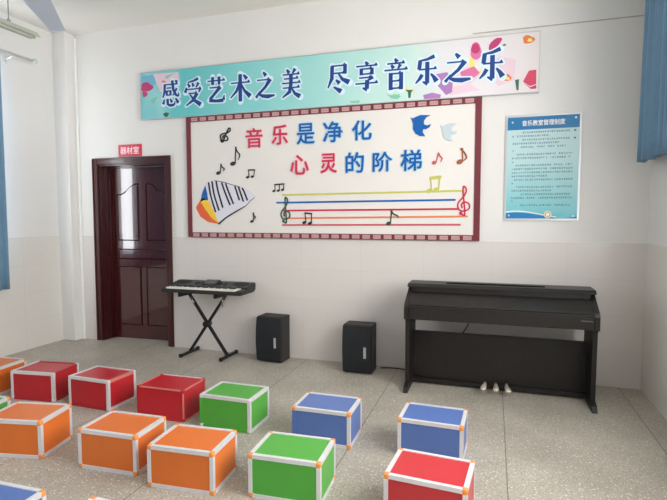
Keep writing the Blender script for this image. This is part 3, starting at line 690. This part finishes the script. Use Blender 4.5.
# ---------------------------------------------------------------- seat boxes
BW, BD, BH = .381, .286, .2245
def make_box(colour, label, x, y, rz, trims='alum', caps='cap_orange', thin=False, odd=None):
    t_ = thing('storage_seat_box', label, 'box', (x, y, 0), math.radians(rz), 'coloured seat boxes on the floor')
    s = .021 if not thin else .009; i_ = .004
    hx, hy = BW / 2, BD / 2
    bm = new(); bx(bm, -hx + i_, hx - i_, -hy + i_, hy - i_, i_, BH - i_, .002, 1); obj('box_body', bm, colour, t_)
    key = (s,)
    if key not in STRIPS:
        L_ = []
        def L(pts, axis, a0, a1):
            b_ = new(); prism(b_, pts, axis, a0, a1); return b_
        e = .0015
        c_ = .022
        for sy in (-1, 1):
            for z0, z1 in ((0, s), (BH - s, BH)):
                zin = i_ + e if z0 == 0 else BH - i_ - e; zo = z0 if z0 == 0 else z1
                b_ = new(); y0_, y1_ = sorted((sy * hy, sy * (hy - i_ - e))); bx(b_, -hx + c_, hx - c_, y0_, y1_, z0, z1)
                ya, yb = sorted((sy * (hy - i_ - e), sy * (hy - s))); za, zb = sorted((zo, zin)); bx(b_, -hx + c_, hx - c_, ya, yb, za, zb)
                L_.append((b_, 'x', sy, 0 if z0 == 0 else 1))
        for sx in (-1, 1):
            for z0, z1 in ((0, s), (BH - s, BH)):
                zin = i_ + e if z0 == 0 else BH - i_ - e; zo = z0 if z0 == 0 else z1
                b_ = new(); x0_, x1_ = sorted((sx * hx, sx * (hx - i_ - e))); bx(b_, x0_, x1_, -hy + c_, hy - c_, z0, z1)
                xa, xb = sorted((sx * (hx - i_ - e), sx * (hx - s))); za, zb = sorted((zo, zin)); bx(b_, xa, xb, -hy + c_, hy - c_, za, zb)
                L_.append((b_, 'y', sx, 0 if z0 == 0 else 1))
        for sx in (-1, 1):
            for sy in (-1, 1):
                b_ = new(); x0_, x1_ = sorted((sx * hx, sx * (hx - i_ - e))); y0_, y1_ = sorted((sy * hy, sy * (hy - s))); bx(b_, x0_, x1_, y0_, y1_, c_, BH - c_)
                xa, xb = sorted((sx * (hx - i_ - e), sx * (hx - s))); ya, yb = sorted((sy * hy, sy * (hy - i_ - e))); bx(b_, xa, xb, ya, yb, c_, BH - c_)
                L_.append((b_, 'z', sx, sy))
        out = []
        for b_, ax, p, q in L_:
            me = bpy.data.meshes.new('edge_strip'); b_.to_mesh(me); b_.free(); me.materials.append(None); out.append((me, ax, p, q))
        STRIPS[key] = out
    for me, ax, p, q in STRIPS[key]:
        o = bpy.data.objects.new('edge_strip', me); COL.objects.link(o); o.parent = t_
        mt = trims
        if odd and (ax, p, q) in odd: mt = odd[(ax, p, q)]
        o.material_slots[0].link = 'OBJECT'; o.material_slots[0].material = M[mt]
        if odd and (ax, p, q) in odd: o['label'] = mt.replace('alum', 'silver white').replace('pinktrim', 'faded pinkish').replace('redtrim', 'red') + ' edge strip'
    global CAPME
    if CAPME is None:
        b_ = new(); bx(b_, -.0155, .0115, -.0155, .0115, -.0155, .0115, .006, 3)
        for f_ in b_.faces: f_.smooth = True
        CAPME = bpy.data.meshes.new('corner_cap'); b_.to_mesh(CAPME); b_.free(); CAPME.materials.append(None)
    for sx in (-1, 1):
        for sy in (-1, 1):
            for sz in (0, 1):
                o = bpy.data.objects.new('corner_cap', CAPME); COL.objects.link(o); o.parent = t_
                o.location = (sx * (hx - .0105), sy * (hy - .0105), .0115 if sz == 0 else BH - .0105)
                o.scale = (sx, sy, 1 if sz else -1)
                if sz == 0: o.location.z = .0118
                o.material_slots[0].link = 'OBJECT'; o.material_slots[0].material = M[caps]
    return t_
STRIPS = {}; CAPME = None
make_box('orange', 'orange box at the far left end of the back row, beside the left wall', -3.915, -1.603, 4)
make_box('red', 'red box with white edging, leftmost of the red boxes in the back row', -3.387, -1.575, 6.9, caps='alum', odd={('y', 1, 1): 'redtrim', ('x', 1, 1): 'redtrim', ('x', -1, 0): 'redtrim', ('y', 1, 0): 'redtrim'})
make_box('red', 'red box with white edging between two red boxes in the back row', -2.835, -1.564, -1.8, caps='alum', odd={('y', 1, 1): 'pinktrim', ('x', -1, 0): 'redtrim'})
make_box('red', 'red box with thin pinkish edging beside the green box in the back row', -2.201, -1.579, .9, trims='pinktrim', caps='redtrim', thin=True, odd={('x', -1, 0): 'redtrim', ('z', -1, -1): 'redtrim', ('x', 1, 1): 'alum'})
make_box('green', 'green box with white corners in the back row between red and blue boxes', -1.676, -1.597, -.5, caps='alum', odd={('x', -1, 0): 'green', ('z', -1, -1): 'green'})
make_box('blue', 'blue box behind the large green box, in front of the speakers', -.996, -1.611, .2, odd={('z', -1, -1): 'blue'})
make_box('blue', 'blue box on the floor in front of the black piano', -.322, -1.597, -1.9)
make_box('green', 'dark green box cut off at the left edge, beside an orange box', -3.222, -2.318, 3)
make_box('orange', 'orange box in the middle row, leftmost of the three orange ones standing there', -2.708, -2.318, 11.2)
make_box('orange', 'orange box in the middle row between two other orange boxes', -2.029, -2.280, 2.8)
make_box('orange', 'orange box in the middle row beside the nearer green box', -1.527, -2.325, 3.9)
make_box('green', 'green box with orange corners in the middle row, nearer than the other green', -.971, -2.257, 2.6)
make_box('red2', 'bright red box with orange corners in front of the blue one by the piano', -.261, -2.261, -4.6)
make_box('blue', 'blue box cut off at the bottom left corner of the view', -2.031, -3.121, 1)
make_box('blue', 'box mostly below the view with only one orange corner showing', -1.427, -3.100, -3)

# ---------------------------------------------------------------- digital piano
pno = thing('digital_piano', 'dark brown upright digital piano with closed lid by the right wall', 'piano', (.04, -.46, 0))
def pb(name, m, fn, parent=None):
    bm = new(); fn(bm); o = obj(name, bm, m, parent or pno); return o
PX, PY = .04, -.46
def py(y): return y - PY
X0, X1 = -.665 - PX, .745 - PX
# side panels with the sloping cheek profile
prof = [(-.24, 0.05), (-.24, .835), (-.44, .835), (-.50, .80), (-.655, .725), (-.672, .70), (-.672, .61), (-.665, .60), (-.625, .60), (-.60, .57), (-.585, .05)]
for a, b in ((X0, X0 + .032), (X1 - .032, X1)):
    pb('side_panel', 'piano', lambda bm: prism(bm, [(py(y), z) for y, z in prof], 'x', a, b))
    pb('foot', 'piano', lambda bm: prism(bm, [(py(-.24), 0), (py(-.24), .05), (py(-.60), .06), (py(-.66), .042), (py(-.68), .0)], 'x', a - .002, b + .002))
pb('key_bed', 'piano', lambda bm: bx(bm, X0 + .032, X1 - .032, py(-.665), py(-.25), .602, .690, .004))
pb('key_slip', 'piano', lambda bm: bx(bm, X0 + .032, X1 - .032, py(-.670), py(-.655), .690, .712, .003))
fb = pb('fallboard', 'piano', lambda bm: prism(bm, [(py(-.655), .700), (py(-.655), .716), (py(-.640), .730), (py(-.505), .794), (py(-.44), .806), (py(-.44), .70)], 'x', X0 + .033, X1 - .033))
pb('fallboard_edge', 'pianodark', lambda bm: bx(bm, X0 + .033, X1 - .033, py(-.6595), py(-.650), .7125, .7165), fb)
pb('music_rest_housing', 'piano', lambda bm: bx(bm, X0 + .033, X1 - .033, py(-.47), py(-.25), .795, .838, .002))
top = pb('top_lid', 'piano', lambda bm: prism(bm, [(py(-.23), .838), (py(-.23), .866), (py(-.455), .866), (py(-.488), .846), (py(-.488), .838)], 'x', X0 - .004, X1 + .004))
pb('music_rest_slot', 'pianodark', lambda bm: bx(bm, -.40, .36, py(-.40), py(-.345), .864, .8700), top)
pb('kneeboard', 'piano', lambda bm: bx(bm, X0 + .032, X1 - .032, py(-.365), py(-.345), .03, .450))
pb('pedal_rail', 'piano', lambda bm: bx(bm, X0 + .032, X1 - .032, py(-.40), py(-.33), .012, .05))
pb('back_rail', 'piano', lambda bm: bx(bm, X0 + .032, X1 - .032, py(-.27), py(-.25), .55, .795))
for i, xx in enumerate((-.038, .048, .130)):
    bm = new()
    def pd(bm, xx=xx, i=i):
        pts = [(xx - PX, py(-.38), .062), (xx - PX, py(-.44), .064), (xx - PX + (i - 1) * .006, py(-.50), .062), (xx - PX + (i - 1) * .012, py(-.545), .054), (xx - PX + (i - 1) * .014, py(-.56), .046)]
        tube(bm, pts, [.012, .014, .022, .024, .010], 12)
        for v in bm.verts: v.co.z = .056 + (v.co.z - .056) * .55
    pd(bm); obj('pedal', bm, 'brass', pno)
bm = new()
bx(bm, .58, .66, py(-.6665), py(-.6648), .664, .672); obj('maker_mark', bm, 'mark', pno)
# power lead behind the piano
bm = new(); tube(bm, smooth_pts([Vector((-.185, -.20, .50)), Vector((-.21, -.14, .44)), Vector((-.30, -.10, .30)), Vector((-.45, -.08, .08)), Vector((-.60, -.07, .006)), Vector((-.85, -.06, .006)), Vector((-.98, -.09, .006))]), .005, 8)
o = obj('power_cable', bm, 'rubber'); o['label'] = 'thin black cable hanging behind the piano and along the wall'; o['category'] = 'cable'

# ---------------------------------------------------------------- keyboard and stand
kx0, kx1 = -3.140, -2.258
kc = (kx0 + kx1) / 2
kb = thing('electronic_keyboard', 'black electronic keyboard with white keys lying on the crossed stand', 'keyboard', (kc, -.27, .672))
def ky(y): return y + .27
hx = (kx1 - kx0) / 2
pr = [(-.415, 0), (-.425, .012), (-.425, .036), (-.40, .044), (-.30, .046), (-.285, .062), (-.15, .092), (-.115, .094), (-.10, .08), (-.105, .02), (-.14, 0)]
bm = new(); prism(bm, [(ky(y), z) for y, z in pr], 'x', -hx, hx)
bmesh.ops.bevel(bm, geom=[e for e in bm.edges if abs(e.verts[0].co.x - e.verts[1].co.x) < 1e-5], offset=.006, segments=2, affect='EDGES')
obj('keyboard_case', bm, 'kb', kb)
nk = 36; kw = (2 * hx - .12) / nk
kp0 = -hx + .06
for i in range(nk):
    bm = new(); bx(bm, kp0 + i * kw + .0006, kp0 + (i + 1) * kw - .0006, ky(-.434), ky(-.30), .040, .0555, .0015, 1); obj('white_key', bm, 'keyw', kb)
for i in range(nk - 1):
    if i % 7 in (2, 6): continue
    bm = new(); xx = kp0 + (i + 1) * kw; bx(bm, xx - .0065, xx + .0065, ky(-.375), ky(-.30), .0555, .066, .002, 1); obj('black_key', bm, 'black', kb)
def onslope(y): return .062 + (y + .285) / .135 * .030
for sx in (-1, 1):
    bm = new(); n = 28; c = sx * (hx - .115)
    ring = []; ring2 = []
    for k in range(n):
        t_ = 2 * PI * k / n; X_ = c + .085 * math.cos(t_); Y_ = -.195 + .045 * math.sin(t_)
        ring.append(bm.verts.new((X_, ky(Y_), onslope(Y_) + .004))); ring2.append(bm.verts.new((X_, ky(Y_), onslope(Y_) - .004)))
    bm.faces.new(ring)
    for k in range(n): bm.faces.new((ring[k], ring2[k], ring2[(k + 1) % n], ring[(k + 1) % n]))
    bmesh.ops.recalc_face_normals(bm, faces=bm.faces[:]); obj('speaker_grille', bm, 'kbdark', kb)
bm = new()
prism(bm, [(ky(-.265), onslope(-.265)), (ky(-.255), onslope(-.255) + .010), (ky(-.165), onslope(-.165) + .022), (ky(-.150), onslope(-.15) - .002)], 'x', -.075, .075); dp = obj('display_console', bm, 'kb', kb)
bm = new(); prism(bm, [(ky(-.245), onslope(-.245) + .0095), (ky(-.245), onslope(-.245) + .0125), (ky(-.18), onslope(-.18) + .0210), (ky(-.18), onslope(-.18) + .019)], 'x', -.05, .05); obj('display_screen', bm, mat('display_grey', (86, 94, 96), .25), dp)
for i in range(8):
    for s in (-1, 1):
        if i > 3: continue
        bm = new(); Y_ = -.235 + (i % 2) * .04; xx = s * (.11 + (i // 2) * .05); z = onslope(Y_)
        bx(bm, xx - .014, xx + .014, ky(Y_ - .007), ky(Y_ + .007), z - .003, z + .004, .001, 1); obj('button', bm, mat('button_grey', (90, 92, 94), .4) if i == 0 and s == -1 else 'kbdark', kb)

st = thing('keyboard_stand', 'black crossed metal stand carrying the electronic keyboard', 'stand', (-2.757, -.2, 0))
def S(x, y, z): return (x + 2.757, y + .2, z)
for (a, b, yy) in (((-2.985, .022), (-2.555, .628), -.185), ((-2.525, .022), (-2.955, .628), -.215)):
    bm = new(); d = Vector((b[0] - a[0], 0, b[1] - a[1])).normalized(); nrm = Vector((-d.z, 0, d.x)) * .0125
    A = Vector(S(a[0], yy, a[1])); B = Vector(S(b[0], yy, b[1]))
    vs = []
    for P_ in (A, B):
        for s1, s2 in ((-1, -1), (1, -1), (1, 1), (-1, 1)): vs.append(bm.verts.new(P_ + nrm * s1 + Vector((0, .0125 * s2, 0))))
    for q in ((0, 1, 2, 3), (7, 6, 5, 4), (0, 4, 5, 1), (1, 5, 6, 2), (2, 6, 7, 3), (3, 7, 4, 0)): bm.faces.new([vs[k] for k in q])
    bmesh.ops.recalc_face_normals(bm, faces=bm.faces[:]); obj('cross_bar', bm, 'stand', st)
for xx in (-2.985, -2.525):
    bm = new(); bx(bm, xx - .0125 + 2.757, xx + .0125 + 2.757, -.345 + .2, -.045 + .2, .006, .032, .003); fbar = obj('foot_bar', bm, 'stand', st)
    for yy in (-.36, -.055):
        bm = new(); bx(bm, xx - .016 + 2.757, xx + .016 + 2.757, yy + .2 - .0, yy + .2 + .03, 0, .037, .005); obj('rubber_foot', bm, 'rubber', fbar)
for xx in (-2.955, -2.555):
    bm = new(); bx(bm, xx - .0125 + 2.757, xx + .0125 + 2.757, -.40 + .2, -.11 + .2, .628, .654, .003); ab = obj('support_arm', bm, 'stand', st)
    bm = new(); bx(bm, xx - .016 + 2.757, xx + .016 + 2.757, -.395 + .2, -.345 + .2, .652, .6715, .004); bx(bm, xx - .016 + 2.757, xx + .016 + 2.757, -.16 + .2, -.12 + .2, .652, .6715, .004); obj('rubber_pad', bm, 'rubber', ab)
bm = new(); lathe(bm, [(.03, -.055), (.034, -.045), (.034, .025), (.026, .03)], S(-2.755, -.2, .335), 20, 'y'); obj('locking_disc', bm, 'stand', st)
for xx, dx in ((-2.925, .045), (-2.555, -.004)):
    bm = new(); tube(bm, [S(xx, -.24, .625), S(xx + dx * .5, -.245, .575), S(xx + dx, -.245, .52)], .0065, 8); obj('strap_end', bm, 'chrome', st)

# ---------------------------------------------------------------- loudspeakers
def speaker(x, y, rz, label, H=.445):
    t_ = thing('loudspeaker', label, 'speaker', (x, y, 0), math.radians(rz), 'black loudspeakers on the floor by the wall')
    w, d = .268, .215
    bm = new(); bx(bm, -w / 2, w / 2, -d / 2 + .04, d / 2, 0.006, H, .006); obj('cabinet', bm, 'cab', t_)
    pf = []
    for k in range(13):
        q = k / 12; pf.append((-d / 2 + .042 - .045 * math.sin(PI * (.12 + .76 * q)) ** .7, .014 + (H - .022) * q))
    bm = new(); prism(bm, [(d / 2 - .17 + 0.0, .014)] + pf + [(d / 2 - .17, H - .008)], 'x', -w / 2 + .003, w / 2 - .003)
    gr = obj('front_grille', bm, 'grille', t_)
    bm = new(); yb = -d / 2 - .0065; bx(bm, .068, .092, yb + .0, yb + .010, .155, .255, .002); bd = obj('maker_badge', bm, 'badge', gr)
    for sx in (-1, 1):
        for sy in (-1, 1):
            bm = new(); lathe(bm, [(.014, 0), (.014, .008)], (sx * (w / 2 - .03), sy * (d / 2 - .06) + .01, 0), 12); obj('rubber_foot', bm, 'rubber', t_)
    return t_
speaker(-2.054, -.150, -4, 'black loudspeaker on the floor beside the keyboard stand', .45)
speaker(-1.148, -.232, -1, 'black loudspeaker on the floor beside the piano', .445)

# ---------------------------------------------------------------- curtains
def curtain(name, label, x, y0, y1, z0, z1, n, amp, seed, taper=0.0):
    rnd = random.Random(seed); bm = new(); cols = []
    N = n * 10; ph = [rnd.uniform(-.5, .5) for _ in range(n + 2)]
    for i in range(N + 1):
        q = i / N; y = y0 + (y1 - y0) * q; col = []
        for j in range(13):
            h = j / 12; z = z1 + (z0 - z1) * h
            fr = q * n; a = amp * (.55 + .45 * h)
            dx = a * math.sin(2 * PI * fr + ph[int(fr)] * .8 * h) + a * .35 * math.sin(2 * PI * fr * .37 + seed)
            dy = (y1 - y0) * taper * h * (q - 1)
            col.append(Vector((x + dx, y + .2 * a * math.cos(4 * PI * fr) + dy, z)))
        cols.append(col)
    V1 = [[bm.verts.new(p) for p in c] for c in cols]; V2 = [[bm.verts.new(p + Vector((.003, 0, 0))) for p in c] for c in cols]
    for i in range(N):
        for j in range(12):
            for V, rev in ((V1, 0), (V2, 1)):
                q_ = (V[i][j], V[i + 1][j], V[i + 1][j + 1], V[i][j + 1]); fc = bm.faces.new(q_ if not rev else q_[::-1]); fc.smooth = True
    for i in range(N):
        bm.faces.new((V1[i][0], V2[i][0], V2[i + 1][0], V1[i + 1][0])); bm.faces.new((V1[i][12], V1[i + 1][12], V2[i + 1][12], V2[i][12]))
    for j in range(12):
        bm.faces.new((V1[0][j], V1[0][j + 1], V2[0][j + 1], V2[0][j])); bm.faces.new((V1[N][j], V2[N][j], V2[N][j + 1], V1[N][j + 1]))
    bmesh.ops.recalc_face_normals(bm, faces=bm.faces[:])
    c = thing(name, label, 'curtain', (x, y0, z0))
    o = obj('curtain_cloth', bm, 'curtain', c); o.matrix_parent_inverse = Matrix.Translation((-x, -y0, -z0))
    return c
curtain('curtain', 'blue pleated curtain hanging at the window right of the poster', 1.085, -.105, -1.35, 1.842, 3.20, 11, .032, 2)
curtain('curtain', 'blue pleated curtain hanging at the window left of the door', -4.61, -.86, -2.60, .70, 3.005, 16, .028, 5)

def curtain_rod(label, x, xw, ya, yb, z, ringys):
    t_ = thing('curtain_rod', label, 'curtain rod', (x, ya, z))
    bm = new(); tube(bm, [(0, 0, 0), (0, yb - ya, 0)], .013, 12); obj('rod_bar', bm, 'rod', t_)
    bm = new(); lathe(bm, [(.006, -.005), (.022, .005), (.026, .025), (.018, .045), (.004, .055)], (0, 0, 0), 16, 'y'); obj('rod_finial', bm, 'rod', t_)
    for yy in ringys:
        bm = new(); s = xw - x
        tube(bm, [(0, yy - ya, -.012), (s * .4, yy - ya, -.03), (s * .9, yy - ya, -.04)], .007, 8)
        x0, x1 = sorted((s, s * .88)); bx(bm, x0, x1, yy - ya - .012, yy - ya + .012, -.08, .0, .002); obj('rod_bracket', bm, 'rod', t_)
    return t_
curtain_rod('silver curtain rod above the left window, its end showing by the corner', -4.60, -4.73, -.50, -2.95, 3.045, (-.72, -2.75))
curtain_rod('silver curtain rod above the right window, hidden over the frame', 1.085, 1.19, -.055, -3.6, 3.235, (-.078, -3.5))

# ---------------------------------------------------------------- ceiling lamp and fan
lm = thing('hanging_lamp', 'long hanging tube lamp on chains near the left window', 'ceiling lamp', (-4.06, -.94, 3.07))
bm = new(); prism(bm, [(-.058, .0), (-.026, .045), (.026, .045), (.058, .0), (.056, -.004), (.024, .040), (-.024, .040), (-.056, -.004)], 'y', 0, -1.25); obj('lamp_reflector', bm, 'lampw', lm)
bm = new(); bx(bm, -.02, .02, -1.23, -.02, .018, .042, .003); obj('lamp_body', bm, 'winframe', lm)
bm = new(); tube(bm, [(0, -.04, .004), (0, -1.21, .004)], .014, 12); obj('lamp_tube', bm, 'tube', lm)
bm = new()
for yy in (-.012, -1.213): bx(bm, -.014, .014, yy - .025, yy, -.008, .03, .002)
obj('lamp_socket', bm, 'lampend', lm)
for yy in (-.27, -.98):
    bm = new(); z = .045; k = 0
    while z < ZC - 3.07:
        bx(bm, -.005 if k % 2 else -.0015, .005 if k % 2 else .0015, yy - (.0015 if k % 2 else .005), yy + (.0015 if k % 2 else .005), z, min(z + .03, ZC - 3.07)); z += .026; k += 1
    bx(bm, -.012, .012, yy - .012, yy + .012, .04, .07, .003)
    obj('lamp_chain', bm, 'chain', lm)

HUB = Vector((-3.056, -1.905, 3.0))
fn = thing('ceiling_fan', 'blue grey ceiling fan, one blade showing at the top left', 'ceiling fan', HUB)
tip = Vector((-3.553, -1.179, 3.0)); ang0 = math.atan2(tip.y - HUB.y, tip.x - HUB.x); RR = (tip - HUB).length
for k in range(3):
    a = ang0 + k * 2 * PI / 3; ca, sa = math.cos(a), math.sin(a)
    bm = new(); out = []
    prof2 = [(.16, .066), (.22, .090), (.34, .090), (.5, .079), (RR - .01, .059), (RR, .055)]
    up = [(rr, h) for rr, h in prof2]; dn = [(rr + (.012 if rr >= RR - .02 else 0), -h) for rr, h in prof2][::-1]
    pts = up + dn; fs = prism(bm, pts, 'z', -.0015, .0015)
    for v in bm.verts: v.co.z += v.co.y * -.10
    bmesh.ops.rotate(bm, verts=bm.verts, matrix=Matrix.Rotation(a, 3, 'Z'))
    bl = obj('fan_blade', bm, 'fan', fn)
    bm = new(); bx(bm, .05, .26, -.022, .022, -.009, -.002, .002); bmesh.ops.rotate(bm, verts=bm.verts, matrix=Matrix.Rotation(a, 3, 'Z')); obj('blade_arm', bm, 'fanw', bl)
bm = new(); lathe(bm, [(.03, -.07), (.09, -.06), (.12, -.03), (.12, .02), (.09, .05), (.03, .06)], (0, 0, 0), 28); obj('fan_motor', bm, 'fanw', fn)
bm = new(); tube(bm, [(0, 0, .05), (0, 0, ZC - 3.0 - .02)], .012); obj('fan_downrod', bm, 'fanw', fn)
bm = new(); lathe(bm, [(.02, ZC - 3.0 - .09), (.06, ZC - 3.0 - .03), (.065, ZC - 3.0)], (0, 0, 0), 20); obj('fan_canopy', bm, 'fanw', fn)

# ---------------------------------------------------------------- light: daylight through the windows
w = bpy.data.worlds.new('daylight'); SC.world = w; w.use_nodes = True
bg = w.node_tree.nodes['Background']; bg.inputs[0].default_value = (.82, .91, 1, 1); bg.inputs[1].default_value = 1.6
def sky_window(name, x, sgn, wdw, power, col):
    y0, y1, z0, z1 = wdw
    L = bpy.data.lights.new(name, 'AREA'); L.shape = 'RECTANGLE'; L.size = y1 - y0; L.size_y = z1 - z0; L.energy = power; L.color = col
    o = bpy.data.objects.new(name, L); COL.objects.link(o); o.location = (x, (y0 + y1) / 2, (z0 + z1) / 2)
    o.rotation_euler = (PI / 2, 0, sgn * PI / 2)
for i, (wd, pw) in enumerate(((LW[0], 150), (LW[1], 26))): sky_window('window_daylight', XL - .30, -1, wd, pw, (.95, .98, 1))
for i, (wd, pw) in enumerate(((RW[0], 165), (RW[1], 36))): sky_window('window_daylight', XR + .30, 1, wd, pw, (1, .965, .93))

vs = SC.view_settings; vs.view_transform = 'Standard'; vs.look = 'None'; vs.gamma = 1; vs.use_curve_mapping = False; vs.exposure = 0.13
SC.cycles.max_bounces = 10; SC.cycles.diffuse_bounces = 7; SC.cycles.transparent_max_bounces = 12
SC.cycles.use_denoising = True; SC.cycles.sample_clamp_indirect = 6
